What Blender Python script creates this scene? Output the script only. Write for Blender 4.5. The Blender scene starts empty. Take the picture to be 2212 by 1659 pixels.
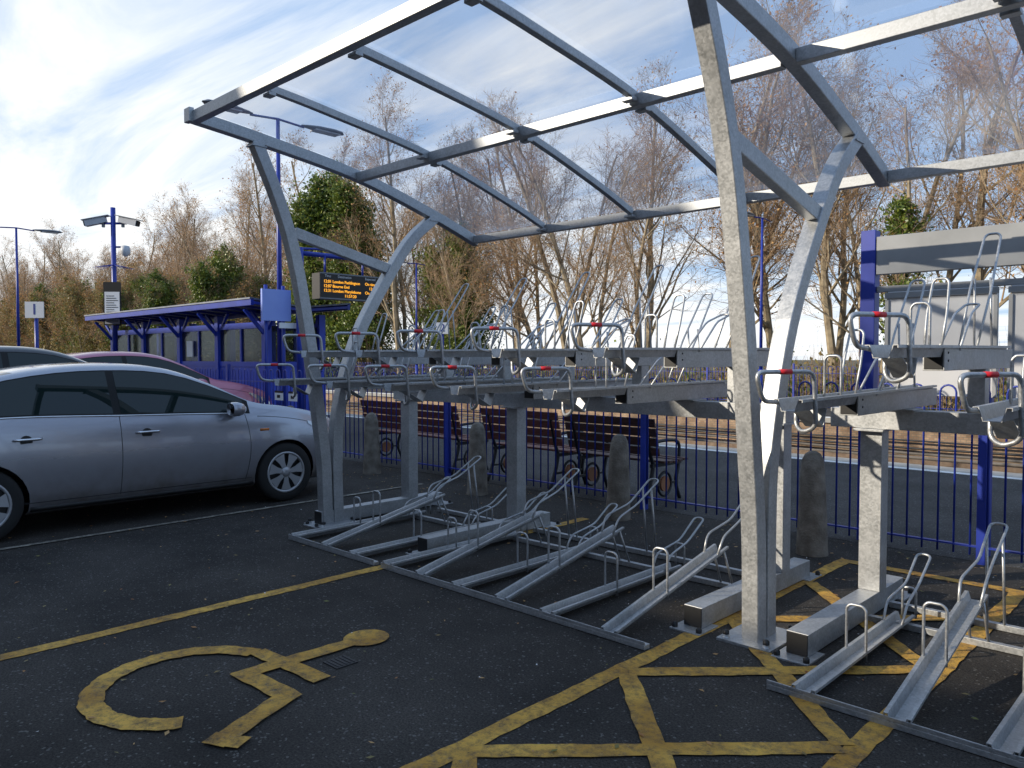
import bpy, math, random
from mathutils import Vector, Matrix, noise as mnoise
random.seed(7)
R=math.radians
COL=bpy.context.scene.collection

# ---------------------------------------------------------------- materials
def newmat(name):
    m=bpy.data.materials.new(name); m.use_nodes=True
    nt=m.node_tree; b=nt.nodes['Principled BSDF']
    return m,nt,b
def mat(name,c1,c2=None,scale=6,rough=0.6,metal=0.0,bump=0.0,bscale=40,detail=6,rvar=0.0,coord='Object',stretch=None,spec=None,coat=0):
    m,nt,b=newmat(name)
    b.inputs['Roughness'].default_value=rough; b.inputs['Metallic'].default_value=metal
    if spec is not None: b.inputs['Specular IOR Level'].default_value=spec
    if coat: b.inputs['Coat Weight'].default_value=coat; b.inputs['Coat Roughness'].default_value=0.05
    tc=nt.nodes.new('ShaderNodeTexCoord'); src=tc.outputs[coord]
    if stretch:
        mp=nt.nodes.new('ShaderNodeMapping'); mp.inputs['Scale'].default_value=stretch
        nt.links.new(src,mp.inputs[0]); src=mp.outputs[0]
    if c2 is None: b.inputs['Base Color'].default_value=(*c1,1)
    else:
        n=nt.nodes.new('ShaderNodeTexNoise'); n.inputs['Scale'].default_value=scale; n.inputs['Detail'].default_value=detail
        nt.links.new(src,n.inputs['Vector'])
        r=nt.nodes.new('ShaderNodeValToRGB'); r.color_ramp.elements[0].position=.3; r.color_ramp.elements[1].position=.7
        r.color_ramp.elements[0].color=(*c1,1); r.color_ramp.elements[1].color=(*c2,1)
        nt.links.new(n.outputs['Fac'],r.inputs[0]); nt.links.new(r.outputs[0],b.inputs['Base Color'])
    if bump:
        n2=nt.nodes.new('ShaderNodeTexNoise'); n2.inputs['Scale'].default_value=bscale; n2.inputs['Detail'].default_value=5
        nt.links.new(src,n2.inputs['Vector'])
        bp=nt.nodes.new('ShaderNodeBump'); bp.inputs['Strength'].default_value=bump; bp.inputs['Distance'].default_value=.02
        nt.links.new(n2.outputs['Fac'],bp.inputs['Height']); nt.links.new(bp.outputs[0],b.inputs['Normal'])
    return m

def asphalt_nodes(nt,dark,light,speck):
    tc=nt.nodes.new('ShaderNodeTexCoord')
    n1=nt.nodes.new('ShaderNodeTexNoise'); n1.inputs['Scale'].default_value=.8; n1.inputs['Detail'].default_value=10; n1.inputs['Roughness'].default_value=.7
    n2=nt.nodes.new('ShaderNodeTexNoise'); n2.inputs['Scale'].default_value=95; n2.inputs['Detail'].default_value=4; n2.inputs['Roughness'].default_value=.8
    v=nt.nodes.new('ShaderNodeTexVoronoi'); v.inputs['Scale'].default_value=100
    for n in (n1,n2,v): nt.links.new(tc.outputs['Object'],n.inputs['Vector'])
    r=nt.nodes.new('ShaderNodeValToRGB'); r.color_ramp.elements[0].position=.34; r.color_ramp.elements[1].position=.68
    r.color_ramp.elements[0].color=(*dark,1); r.color_ramp.elements[1].color=(*light,1)
    nt.links.new(n1.outputs['Fac'],r.inputs[0])
    r2=nt.nodes.new('ShaderNodeValToRGB'); r2.color_ramp.elements[0].position=.35; r2.color_ramp.elements[1].position=.75
    r2.color_ramp.elements[0].color=(.3,.3,.3,1); r2.color_ramp.elements[1].color=(2.5,2.45,2.4,1)
    nt.links.new(n2.outputs['Fac'],r2.inputs[0])
    mx=nt.nodes.new('ShaderNodeMix'); mx.data_type='RGBA'; mx.blend_type='MULTIPLY'; mx.inputs[0].default_value=1
    nt.links.new(r.outputs[0],mx.inputs[6]); nt.links.new(r2.outputs[0],mx.inputs[7])
    sx=nt.nodes.new('ShaderNodeSeparateColor'); nt.links.new(v.outputs['Color'],sx.inputs[0])
    gt=nt.nodes.new('ShaderNodeMath'); gt.operation='GREATER_THAN'; gt.inputs[1].default_value=.968; nt.links.new(sx.outputs[0],gt.inputs[0])
    mu=nt.nodes.new('ShaderNodeMath'); mu.operation='MULTIPLY'; mu.inputs[1].default_value=.6; nt.links.new(gt.outputs[0],mu.inputs[0])
    m2=nt.nodes.new('ShaderNodeMix'); m2.data_type='RGBA'; nt.links.new(mu.outputs[0],m2.inputs[0]); nt.links.new(mx.outputs[2],m2.inputs[6]); m2.inputs[7].default_value=(*speck,1)
    bp=nt.nodes.new('ShaderNodeBump'); bp.inputs['Strength'].default_value=.8; bp.inputs['Distance'].default_value=.008
    nt.links.new(n2.outputs['Fac'],bp.inputs['Height'])
    return m2.outputs[2],bp.outputs[0],tc
AD,AL=(.021,.0195,.0185),(.058,.053,.048)
def asphalt(name,dark=AD,light=AL,speck=(.18,.175,.165)):
    m,nt,b=newmat(name); c,nrm,tc=asphalt_nodes(nt,dark,light,speck)
    nt.links.new(c,b.inputs['Base Color']); nt.links.new(nrm,b.inputs['Normal']); b.inputs['Roughness'].default_value=.85
    b.inputs['Specular IOR Level'].default_value=.2
    return m
def paint(name,c1,c2,wear=.5):
    m,nt,b=newmat(name); c,nrm,tc=asphalt_nodes(nt,AD,AL,(.18,.175,.165))
    n=nt.nodes.new('ShaderNodeTexNoise'); n.inputs['Scale'].default_value=16; n.inputs['Detail'].default_value=12; n.inputs['Roughness'].default_value=.85
    nb=nt.nodes.new('ShaderNodeTexNoise'); nb.inputs['Scale'].default_value=3; nb.inputs['Detail'].default_value=8
    for q in (n,nb): nt.links.new(tc.outputs['Object'],q.inputs['Vector'])
    r=nt.nodes.new('ShaderNodeValToRGB'); r.color_ramp.elements[0].position=wear-.12; r.color_ramp.elements[1].position=wear+.08
    nt.links.new(n.outputs['Fac'],r.inputs[0])
    rc=nt.nodes.new('ShaderNodeValToRGB'); rc.color_ramp.elements[0].color=(*c1,1); rc.color_ramp.elements[1].color=(*c2,1)
    rc.color_ramp.elements[0].position=.35; rc.color_ramp.elements[1].position=.65
    nt.links.new(nb.outputs['Fac'],rc.inputs[0])
    mx=nt.nodes.new('ShaderNodeMix'); mx.data_type='RGBA'
    nt.links.new(r.outputs[0],mx.inputs[0]); nt.links.new(c,mx.inputs[6]); nt.links.new(rc.outputs[0],mx.inputs[7])
    nt.links.new(mx.outputs[2],b.inputs['Base Color']); nt.links.new(nrm,b.inputs['Normal']); b.inputs['Roughness'].default_value=.75
    return m
def galv(name,a=(.34,.35,.355),c=(.52,.53,.54),rough=.42,metal=.7):
    m,nt,b=newmat(name)
    tc=nt.nodes.new('ShaderNodeTexCoord')
    v=nt.nodes.new('ShaderNodeTexVoronoi'); v.inputs['Scale'].default_value=90
    n=nt.nodes.new('ShaderNodeTexNoise'); n.inputs['Scale'].default_value=7; n.inputs['Detail'].default_value=8; n.inputs['Roughness'].default_value=.7
    for q in (v,n): nt.links.new(tc.outputs['Object'],q.inputs['Vector'])
    sx=nt.nodes.new('ShaderNodeSeparateColor'); nt.links.new(v.outputs['Color'],sx.inputs[0])
    ma=nt.nodes.new('ShaderNodeMath'); ma.operation='MULTIPLY_ADD'; ma.inputs[1].default_value=.38; nt.links.new(sx.outputs[0],ma.inputs[0])
    nt.links.new(n.outputs['Fac'],ma.inputs[2])
    r=nt.nodes.new('ShaderNodeValToRGB'); r.color_ramp.elements[0].position=.38; r.color_ramp.elements[1].position=.95
    r.color_ramp.elements[0].color=(*a,1); r.color_ramp.elements[1].color=(*c,1)
    nt.links.new(ma.outputs[0],r.inputs[0]); nt.links.new(r.outputs[0],b.inputs['Base Color'])
    mr=nt.nodes.new('ShaderNodeMapRange'); mr.inputs['To Min'].default_value=rough-.10; mr.inputs['To Max'].default_value=rough+.14
    nt.links.new(ma.outputs[0],mr.inputs[0]); nt.links.new(mr.outputs[0],b.inputs['Roughness'])
    b.inputs['Metallic'].default_value=metal
    return m
def leafmat(name,cols,trans=.25,rough=.6):
    m,nt,b=newmat(name)
    g=nt.nodes.new('ShaderNodeNewGeometry'); r=nt.nodes.new('ShaderNodeValToRGB')
    el=r.color_ramp.elements
    el[0].color=(*cols[0],1); el[1].color=(*cols[-1],1)
    for i,c in enumerate(cols[1:-1]):
        e=el.new((i+1)/(len(cols)-1)); e.color=(*c,1)
    nt.links.new(g.outputs['Random Per Island'],r.inputs[0]); nt.links.new(r.outputs[0],b.inputs['Base Color'])
    b.inputs['Roughness'].default_value=rough
    t=nt.nodes.new('ShaderNodeBsdfTranslucent'); nt.links.new(r.outputs[0],t.inputs[0])
    mx=nt.nodes.new('ShaderNodeMixShader'); mx.inputs[0].default_value=trans
    out=nt.nodes['Material Output']
    nt.links.new(b.outputs[0],mx.inputs[1]); nt.links.new(t.outputs[0],mx.inputs[2]); nt.links.new(mx.outputs[0],out.inputs[0])
    return m
def brick(name,c1,c2,mortar,scale=1):
    m,nt,b=newmat(name)
    tc=nt.nodes.new('ShaderNodeTexCoord'); mp=nt.nodes.new('ShaderNodeMapping'); mp.inputs['Rotation'].default_value=(R(90),0,0)
    t=nt.nodes.new('ShaderNodeTexBrick'); t.inputs['Color1'].default_value=(*c1,1); t.inputs['Color2'].default_value=(*c2,1); t.inputs['Mortar'].default_value=(*mortar,1)
    t.inputs['Scale'].default_value=4.4*scale; t.inputs['Mortar Size'].default_value=.03
    nt.links.new(tc.outputs['Object'],mp.inputs[0]); nt.links.new(mp.outputs[0],t.inputs[0])
    n=nt.nodes.new('ShaderNodeTexNoise'); n.inputs['Scale'].default_value=1.6; n.inputs['Detail'].default_value=8; nt.links.new(tc.outputs['Object'],n.inputs[0])
    r=nt.nodes.new('ShaderNodeValToRGB'); r.color_ramp.elements[0].color=(.35,.33,.3,1); r.color_ramp.elements[1].color=(1.3,1.3,1.3,1); r.color_ramp.elements[0].position=.3;r.color_ramp.elements[1].position=.7
    nt.links.new(n.outputs['Fac'],r.inputs[0])
    mx=nt.nodes.new('ShaderNodeMix'); mx.data_type='RGBA'; mx.blend_type='MULTIPLY'; mx.inputs[0].default_value=1
    nt.links.new(t.outputs[0],mx.inputs[6]); nt.links.new(r.outputs[0],mx.inputs[7]); nt.links.new(mx.outputs[2],b.inputs['Base Color'])
    b.inputs['Roughness'].default_value=.9
    return m
def clear(name,tint=(.93,.95,.98),gloss=.10,haze=.05,hz=(.8,.85,.95)):
    m,nt,b=newmat(name); nt.nodes.remove(b); out=nt.nodes['Material Output']
    t=nt.nodes.new('ShaderNodeBsdfTransparent'); t.inputs[0].default_value=(*tint,1)
    g=nt.nodes.new('ShaderNodeBsdfGlossy'); g.inputs['Roughness'].default_value=.12; g.inputs[0].default_value=(.9,.95,1,1)
    d=nt.nodes.new('ShaderNodeBsdfTranslucent'); d.inputs[0].default_value=(*hz,1)
    lw=nt.nodes.new('ShaderNodeLayerWeight'); lw.inputs[0].default_value=.2
    mu=nt.nodes.new('ShaderNodeMath'); mu.operation='MULTIPLY'; mu.inputs[1].default_value=gloss*3; nt.links.new(lw.outputs['Fresnel'],mu.inputs[0])
    n=nt.nodes.new('ShaderNodeTexNoise'); n.inputs['Scale'].default_value=1.3; n.inputs['Detail'].default_value=8
    tc=nt.nodes.new('ShaderNodeTexCoord'); nt.links.new(tc.outputs['Object'],n.inputs[0])
    mr=nt.nodes.new('ShaderNodeMapRange'); mr.inputs['From Min'].default_value=.3; mr.inputs['From Max'].default_value=.75; mr.inputs['To Min'].default_value=haze*.4; mr.inputs['To Max'].default_value=haze*2.2
    nt.links.new(n.outputs['Fac'],mr.inputs[0])
    m1=nt.nodes.new('ShaderNodeMixShader'); m2=nt.nodes.new('ShaderNodeMixShader')
    nt.links.new(mr.outputs[0],m1.inputs[0]); nt.links.new(t.outputs[0],m1.inputs[1]); nt.links.new(d.outputs[0],m1.inputs[2])
    nt.links.new(mu.outputs[0],m2.inputs[0]); nt.links.new(m1.outputs[0],m2.inputs[1]); nt.links.new(g.outputs[0],m2.inputs[2])
    nt.links.new(m2.outputs[0],out.inputs[0])
    return m
def dirty(name,c,dirt,rough,metal,coat):
    m,nt,b=newmat(name); b.inputs['Metallic'].default_value=metal; b.inputs['Coat Weight'].default_value=coat; b.inputs['Coat Roughness'].default_value=.04
    tc=nt.nodes.new('ShaderNodeTexCoord'); sp=nt.nodes.new('ShaderNodeSeparateXYZ'); nt.links.new(tc.outputs['Object'],sp.inputs[0])
    n=nt.nodes.new('ShaderNodeTexNoise'); n.inputs['Scale'].default_value=5; n.inputs['Detail'].default_value=9; nt.links.new(tc.outputs['Object'],n.inputs[0])
    mr=nt.nodes.new('ShaderNodeMapRange'); mr.inputs['From Min'].default_value=.75; mr.inputs['From Max'].default_value=.2; mr.inputs['To Min'].default_value=0; mr.inputs['To Max'].default_value=1.4
    nt.links.new(sp.outputs[2],mr.inputs[0])
    mu=nt.nodes.new('ShaderNodeMath'); mu.operation='MULTIPLY'; mu.use_clamp=True; nt.links.new(mr.outputs[0],mu.inputs[0]); nt.links.new(n.outputs['Fac'],mu.inputs[1])
    mx=nt.nodes.new('ShaderNodeMix'); mx.data_type='RGBA'; nt.links.new(mu.outputs[0],mx.inputs[0]); mx.inputs[6].default_value=(*c,1); mx.inputs[7].default_value=(*dirt,1)
    nt.links.new(mx.outputs[2],b.inputs['Base Color'])
    r=nt.nodes.new('ShaderNodeMath'); r.operation='MULTIPLY_ADD'; r.inputs[1].default_value=.5; r.inputs[2].default_value=rough; nt.links.new(mu.outputs[0],r.inputs[0]); nt.links.new(r.outputs[0],b.inputs['Roughness'])
    return m
M={}
M['asph']=asphalt('asphalt')
M['plat']=asphalt('platform_asphalt',(.040,.038,.037),(.075,.072,.07),(.25,.25,.25))
M['yellow']=paint('yellow_paint',(.44,.22,.025),(.74,.43,.07),.47)
M['whitep']=paint('worn_white_paint',(.30,.27,.22),(.5,.46,.38),.52)
M['whitel']=mat('platform_white_paint',(.6,.6,.58),(.8,.8,.78),scale=3,rough=.7)
M['galv']=galv('galvanised_steel')
M['galv2']=galv('galvanised_tube',(.36,.37,.38),(.54,.55,.56),.36,.75)
M['poly']=clear('clear_polycarbonate',(.91,.93,.97),.08,.09)
M['black']=mat('black_plastic_and_shade',(.012,.012,.013),rough=.5)
M['gloss']=mat('window_frame_black',(.004,.004,.004),rough=.25,spec=.3)
M['red']=mat('red_band',(.65,.02,.03),rough=.4)
M['blue']=mat('blue_paint',(.012,.03,.24),(.02,.045,.36),scale=3,rough=.4)
M['bluep']=mat('blue_panel',(.018,.05,.42),(.026,.07,.56),scale=1.5,rough=.45)
M['conc']=mat('old_concrete',(.11,.09,.07),(.27,.24,.20),scale=9,rough=.95,bump=.5,bscale=60)
M['wood']=mat('bench_wood',(.11,.034,.022),(.21,.07,.048),scale=8,rough=.6,stretch=(1,8,8))
M['woodd']=mat('bench_wood_dark',(.05,.022,.016),(.11,.05,.036),scale=8,rough=.6,stretch=(1,8,8))
M['iron']=mat('cast_iron',(.012,.012,.014),rough=.5)
M['ironm']=mat('cast_iron_badge',(.30,.12,.05),rough=.6)
M['ballast']=mat('ballast',(.06,.048,.04),(.20,.165,.14),scale=25,rough=.95,bump=1,bscale=30)
M['rail']=mat('rail_steel',(.12,.08,.055),(.2,.15,.11),scale=8,rough=.5,metal=.5)
M['sleeper']=mat('sleeper',(.1,.085,.07),(.16,.14,.12),scale=6,rough=.9)
M['brickp']=brick('platform_brick',(.26,.16,.10),(.38,.26,.17),(.2,.17,.13))
M['brickh']=brick('shade_building_brick',(.28,.13,.08),(.34,.17,.11),(.3,.28,.25))  # walls of the unseen building added for its shadow
M['slate']=mat('slate',(.05,.055,.065),(.09,.09,.1),scale=5,rough=.7)
M['earth']=mat('earth',(.05,.045,.022),(.12,.10,.05),scale=.6,rough=1,bump=.5,bscale=5)
M['bark']=mat('bark',(.20,.155,.10),(.44,.36,.24),scale=3,rough=.95)
M['twig']=mat('twig',(.28,.19,.115),(.42,.29,.175),scale=.5,rough=.9)
M['dead']=leafmat('dead_leaf',[(.32,.13,.04),(.55,.28,.09),(.64,.40,.16),(.40,.18,.06)],.35)
M['ivy']=leafmat('ivy_leaf',[(.04,.08,.012),(.11,.16,.022),(.21,.26,.045),(.06,.10,.02),(.30,.33,.06)],.3,.4)
M['scrub']=leafmat('scrub_leaf',[(.20,.14,.05),(.32,.23,.08),(.18,.19,.05),(.40,.27,.12),(.12,.14,.035)],.3)
M['carsilver']=dirty('silver_car_paint',(.37,.38,.43),(.15,.12,.095),.25,.6,.9)
M['cargrey']=mat('dark_car_paint',(.02,.022,.028),rough=.25,metal=.4,coat=1)
M['carpink']=mat('pink_car_paint',(.50,.16,.24),rough=.3,metal=.2,coat=.8)
M['glass']=mat('dark_glass',(.008,.017,.017),rough=.02,spec=.5)
M['tyre']=mat('tyre',(.018,.018,.018),rough=.85)
M['hub']=mat('hubcap',(.42,.43,.45),rough=.35,metal=.5)
M['chrome']=mat('chrome',(.7,.7,.72),rough=.12,metal=1)
M['lamp']=mat('headlamp',(.5,.52,.55),rough=.08,metal=.6,coat=1)
M['amber']=mat('amber_lens',(.6,.16,.02),rough=.2)
M['white']=mat('white_sign',(.78,.78,.78),rough=.5)
M['greyp']=mat('grey_panel',(.24,.25,.26),(.31,.32,.33),scale=4,rough=.55)
M['paleg']=mat('pale_panel',(.46,.47,.49),(.56,.57,.59),scale=2,rough=.5)
M['lampg']=mat('lamp_grey',(.16,.17,.19),rough=.4)
M['skyrefl']=mat('sign_back_sky_reflection',(.24,.33,.75),(.28,.38,.8),scale=2,rough=.5)  # reflected sky put into the base colour of the sign back
M['win']=clear('shelter_glass',(.50,.53,.55),.10,.06,(.4,.42,.45))
M['roofs']=mat('canopy_sheet',(.10,.12,.16),(.2,.22,.27),scale=3,rough=.5)
def emis(name,c,s):
    m,nt,b=newmat(name); b.inputs['Base Color'].default_value=(*c,1); b.inputs['Emission Color'].default_value=(*c,1); b.inputs['Emission Strength'].default_value=s
    return m
M['led']=emis('amber_led',(1,.42,.03),1.3)
M['txtw']=mat('text_white',(.7,.7,.7),rough=.6)
M['txtb']=mat('text_blue',(.015,.03,.25),rough=.6)
M['stone']=mat('coping_stone',(.25,.24,.22),(.38,.37,.34),scale=4,rough=.9)

# ---------------------------------------------------------------- builder
class B:
    def __init__(s): s.v=[];s.f=[];s.m=[];s.mats=[];s.sm=[]
    def mi(s,k):
        if k not in s.mats: s.mats.append(k)
        return s.mats.index(k)
    def add(s,vs,fs,k,smooth=False):
        o=len(s.v); s.v+= [tuple(p) for p in vs]; i=s.mi(k)
        for f in fs: s.f.append([o+a for a in f]); s.m.append(i); s.sm.append(smooth)
    def box(s,x0,x1,y0,y1,z0,z1,k):
        vs=[(x,y,z) for x in (x0,x1) for y in (y0,y1) for z in (z0,z1)]
        s.add(vs,[(0,1,3,2),(4,6,7,5),(0,4,5,1),(2,3,7,6),(0,2,6,4),(1,5,7,3)],k)
    def beam(s,p0,p1,w,h,k,up=(0,0,1)):
        p0=Vector(p0);p1=Vector(p1);d=(p1-p0).normalized();u=Vector(up)
        r=d.cross(u); 
        if r.length<1e-4: r=d.cross(Vector((1,0,0)))
        r.normalize(); u=r.cross(d)
        vs=[p+r*a*w/2+u*b*h/2 for p in (p0,p1) for a,b in ((-1,-1),(1,-1),(1,1),(-1,1))]
        s.add(vs,[(3,2,1,0),(4,5,6,7),(0,1,5,4),(1,2,6,5),(2,3,7,6),(3,0,4,7)],k)
    def tube(s,pts,r,k,n=8,closed=False,rads=None):
        pts=[Vector(p) for p in pts]; N=len(pts); vs=[];fs=[]
        ref=None
        for i,p in enumerate(pts):
            if closed: t=(pts[(i+1)%N]-pts[i-1])
            else: t=(pts[min(i+1,N-1)]-pts[max(i-1,0)])
            t.normalize()
            if ref is None:
                ref=Vector((0,0,1)) if abs(t.z)<.9 else Vector((1,0,0))
                a=t.cross(ref).normalized()
            else: a=(a-t*a.dot(t)).normalized()
            b=t.cross(a); rr=rads[i] if rads else r
            for j in range(n):
                th=2*math.pi*j/n; vs.append(p+a*math.cos(th)*rr+b*math.sin(th)*rr)
        for i in range(N if closed else N-1):
            for j in range(n):
                i2=(i+1)%N
                fs.append((i*n+j,i*n+(j+1)%n,i2*n+(j+1)%n,i2*n+j))
        if not closed: fs.append(tuple(range(n-1,-1,-1))); fs.append(tuple((N-1)*n+j for j in range(n)))
        s.add(vs,fs,k,True)
    def sweepYZ(s,pts,X,w,h,k):
        N=len(pts);vs=[];fs=[]
        for i,(y,z) in enumerate(pts):
            a=pts[max(i-1,0)];b=pts[min(i+1,N-1)]; t=Vector((b[0]-a[0],b[1]-a[1])).normalized(); n=Vector((-t.y,t.x))
            for sx,sn in ((-1,-1),(1,-1),(1,1),(-1,1)):
                vs.append((X+sx*w/2,y+n.x*sn*h/2,z+n.y*sn*h/2))
        for i in range(N-1):
            for j in range(4): fs.append((i*4+j,i*4+(j+1)%4,(i+1)*4+(j+1)%4,(i+1)*4+j))
        fs.append((3,2,1,0)); fs.append(tuple((N-1)*4+j for j in range(4)))
        s.add(vs,fs,k)
    def poly(s,pts,k): s.add(pts,[tuple(range(len(pts)))],k)
    def revolve(s,prof,c,k,n=20,axis='Z',smooth=True,caps=(1,1)):
        vs=[];fs=[]
        for r,h in prof:
            for j in range(n):
                th=2*math.pi*j/n; a,b=r*math.cos(th),r*math.sin(th)
                if axis=='Z': vs.append((c[0]+a,c[1]+b,c[2]+h))
                elif axis=='X': vs.append((c[0]+h,c[1]+a,c[2]+b))
                else: vs.append((c[0]+a,c[1]+h,c[2]+b))
        for i in range(len(prof)-1):
            for j in range(n): fs.append((i*n+j,i*n+(j+1)%n,(i+1)*n+(j+1)%n,(i+1)*n+j))
        s.add(vs,fs,k,smooth)
        o=len(prof)-1
        if caps[0]: s.add([vs[j] for j in range(n)],[tuple(range(n))],k)
        if caps[1]: s.add([vs[o*n+j] for j in range(n)],[tuple(range(n))],k)
    def obj(s,name,parent=None,bevel=0,solid=0,loc=(0,0,0),rot=(0,0,0)):
        me=bpy.data.meshes.new(name); me.from_pydata(s.v,[],s.f); 
        for k in s.mats: me.materials.append(M[k])
        me.polygons.foreach_set('material_index',s.m); me.polygons.foreach_set('use_smooth',s.sm); me.update()
        ob=bpy.data.objects.new(name,me); COL.objects.link(ob); ob.location=loc; ob.rotation_euler=rot
        if solid: md=ob.modifiers.new('s','SOLIDIFY'); md.thickness=solid; md.offset=0
        if bevel: md=ob.modifiers.new('b','BEVEL'); md.width=bevel; md.segments=2; md.limit_method='ANGLE'; md.angle_limit=R(50)
        if parent: ob.parent=parent
        return ob
def empty(name,loc=(0,0,0),rot=0):
    e=bpy.data.objects.new(name,None); COL.objects.link(e); e.location=loc; e.rotation_euler=(0,0,rot); e.empty_display_size=.2; return e
def text(name,body,size,loc,rot,k,parent=None,align='CENTER',ext=.001):
    c=bpy.data.curves.new(name,'FONT'); c.body=body; c.size=size; c.align_x=align; c.align_y='CENTER'; c.extrude=ext
    c.materials.append(M[k]); o=bpy.data.objects.new(name,c); COL.objects.link(o); o.location=loc; o.rotation_euler=rot
    if parent: o.parent=parent
    return o
def catmull(P,n=8):
    P=[Vector(p) for p in P]; out=[]
    for i in range(len(P)-1):
        p0=P[i-1] if i>0 else P[0]*2-P[1]; p1=P[i];p2=P[i+1];p3=P[i+2] if i+2<len(P) else P[-1]*2-P[-2]
        for j in range(n):
            t=j/n; out.append(.5*((2*p1)+(p2-p0)*t+(2*p0-5*p1+4*p2-p3)*t*t+(3*p1-p0-3*p2+p3)*t**3))
    out.append(P[-1]); return out
def rounded(P,r=.03,n=4):
    P=[Vector(p) for p in P]; out=[P[0]]
    for i in range(1,len(P)-1):
        a=P[i-1]-P[i]; b=P[i+1]-P[i]; rr=min(r,a.length*.45,b.length*.45)
        A=P[i]+a.normalized()*rr; C=P[i]+b.normalized()*rr
        for j in range(n+1):
            t=j/n; out.append(A*(1-t)**2+P[i]*2*t*(1-t)+C*t*t)
    out.append(P[-1]); return out

# ---------------------------------------------------------------- ground
b=B(); b.box(-500,400,-400,600,-1.6,-.97,'earth'); b.obj('ground')
b=B(); b.box(-200,60,-60,6.85,-1.2,0,'asph'); b.obj('car_park_asphalt')
b=B(); b.box(-200,60,6.85,12.0,-1.15,.002,'plat'); b.box(-200,60,12.0,12.45,-.12,.004,'stone'); b.box(-200,60,12.0,12.38,-1.14,-.12,'brickp'); 
b.box(-200,60,11.80,11.95,.003,.008,'whitel'); b.obj('platform')
b=B(); b.box(-200,60,20.75,24.6,-1.15,0,'plat'); b.box(-200,60,20.3,20.75,-.12,.004,'stone'); b.box(-200,60,20.38,20.75,-1.14,-.12,'brickp')
b.box(-200,60,20.32,20.62,.005,.010,'whitel'); b.obj('platform')
b=B(); b.box(-200,60,24.6,90,-1.1,-.05,'earth'); b.obj('embankment_ground')
tr=empty('railway_track')
b=B(); b.box(-200,60,12.4,20.36,-1.3,-.92,'ballast'); b.obj('ballast',tr)
b=B()
for yc in (14.3,18.2):
    for r_ in (-.72,.72):
        b.box(-200,60,yc+r_-.035,yc+r_+.035,-.80,-.72,'rail'); b.box(-200,60,yc+r_-.07,yc+r_+.07,-.86,-.80,'rail')
    x=-90
    while x<20:
        b.box(x,x+.25,yc-1.3,yc+1.3,-.95,-.86,'sleeper'); x+=.7
for i,(yy,zz,rr) in enumerate([(20.1,-.7,.035),(20.15,-.58,.03),(19.9,-.8,.04),(20.2,-.45,.025),(12.6,-.8,.04)]):
    b.tube([(-90+j*4,yy,zz+.03*math.sin(j*1.7+i)) for j in range(28)],rr,'black' if i%2 else 'sleeper',6)
b.obj('rails_and_sleepers',tr)

# ---------------------------------------------------------------- markings
mk=B(); mz=[.004]
def strip(x0,y0,x1,y1,w,k='yellow'):
    d=Vector((x1-x0,y1-y0)).normalized(); n=Vector((-d.y,d.x))*w/2; mz[0]+=.0003; z=mz[0]
    L=math.hypot(x1-x0,y1-y0); N=max(1,int(L/.06)); 
    def P(t,s): 
        q=1+.07*math.sin(t*L*9+x0*9+s)+.05*math.sin(t*L*31+s*2)+.04*math.sin(t*L*67+s*3+y0)
        return (x0+(x1-x0)*t+n.x*s*q,y0+(y1-y0)*t+n.y*s*q,z)
    for i in range(N): mk.poly([P(i/N,-1),P((i+1)/N,-1),P((i+1)/N,1),P(i/N,1)],k)
strip(-4.78,-3,-4.78,6.0,.10)
strip(-2.32,-2,-2.32,6.2,.10)
strip(-1.15,-2,-1.15,6.2,.10)
strip(-2.27,6.15,-1.2,6.15,.10)
for i in range(-3,4):
    y=2.1+i*1.1
    if y+1.1<6.5:
        strip(-2.27,y,-1.2,min(y+1.08,6.1),.10); strip(-2.27,min(y+1.08,6.1),-1.2,y,.10)
strip(1.3,-2,1.3,6.0,.10)
mk.obj('parking_bay_markings')
mk=B()
strip(-7.40,-3,-7.55,6.2,.06,'whitep'); strip(-9.95,-3,-10.05,6.1,.09,'whitep'); strip(-12.6,-3,-12.6,6,.09,'whitep')
mk.obj('white_bay_line')
mk=B()
c=(-3.73,1.60)
N=60; a0=R(108); a1=R(332)
mz[0]+=.0003
for i in range(N):
    t0=a0+(a1-a0)*i/N; t1=a0+(a1-a0)*(i+1)/N
    def Q(t,r): 
        r+=.004*math.sin(t*17)+.003*math.sin(t*41+r*50)
        return (c[0]+r*math.cos(t)*1.02,c[1]+r*math.sin(t),mz[0])
    mk.poly([Q(t0,.37),Q(t0,.48),Q(t1,.48),Q(t1,.37)][::-1],'yellow')
mz[0]+=.0003; mk.poly([(-3.62+.125*math.cos(t*math.pi/12),2.56+.13*math.sin(t*math.pi/12),mz[0]) for t in range(24)],'yellow')
strip(-3.62,2.47,-3.64,1.79,.11); strip(-3.87,2.03,-3.30,2.07,.10); strip(-3.69,1.83,-3.22,1.86,.11)
strip(-3.27,1.89,-3.06,1.40,.11); strip(-3.13,1.42,-2.98,1.50,.10)
mk.obj('wheelchair_symbol_marking')
b=B(); b.box(-3.50,-3.37,2.20,2.33,.001,.006,'iron')
for i in range(5): b.box(-3.49,-3.38,2.215+i*.024,2.222+i*.024,.0061,.009,'iron')
b.obj('drain_cover')
rl=random.Random(3); b=B()
for i in range(900):
    x=rl.uniform(-9,1); y=rl.uniform(.8,6.7); s=rl.uniform(.006,.022); a=rl.random()*6.3; z=.009
    if rl.random()<.4: y=6.7-rl.random()**2*1.2
    pts=[(x+s*math.cos(a+q)*(1,.5)[j%2],y+s*math.sin(a+q)*(1,.5)[j%2],z+rl.random()*.006) for j,q in enumerate((0,1.57,3.14,4.71))]
    b.poly(pts,rl.choice(('dead','dead','scrub','scrub','white')) if s<.011 else rl.choice(('dead','scrub')))
b.obj('fallen_leaves')

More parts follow.
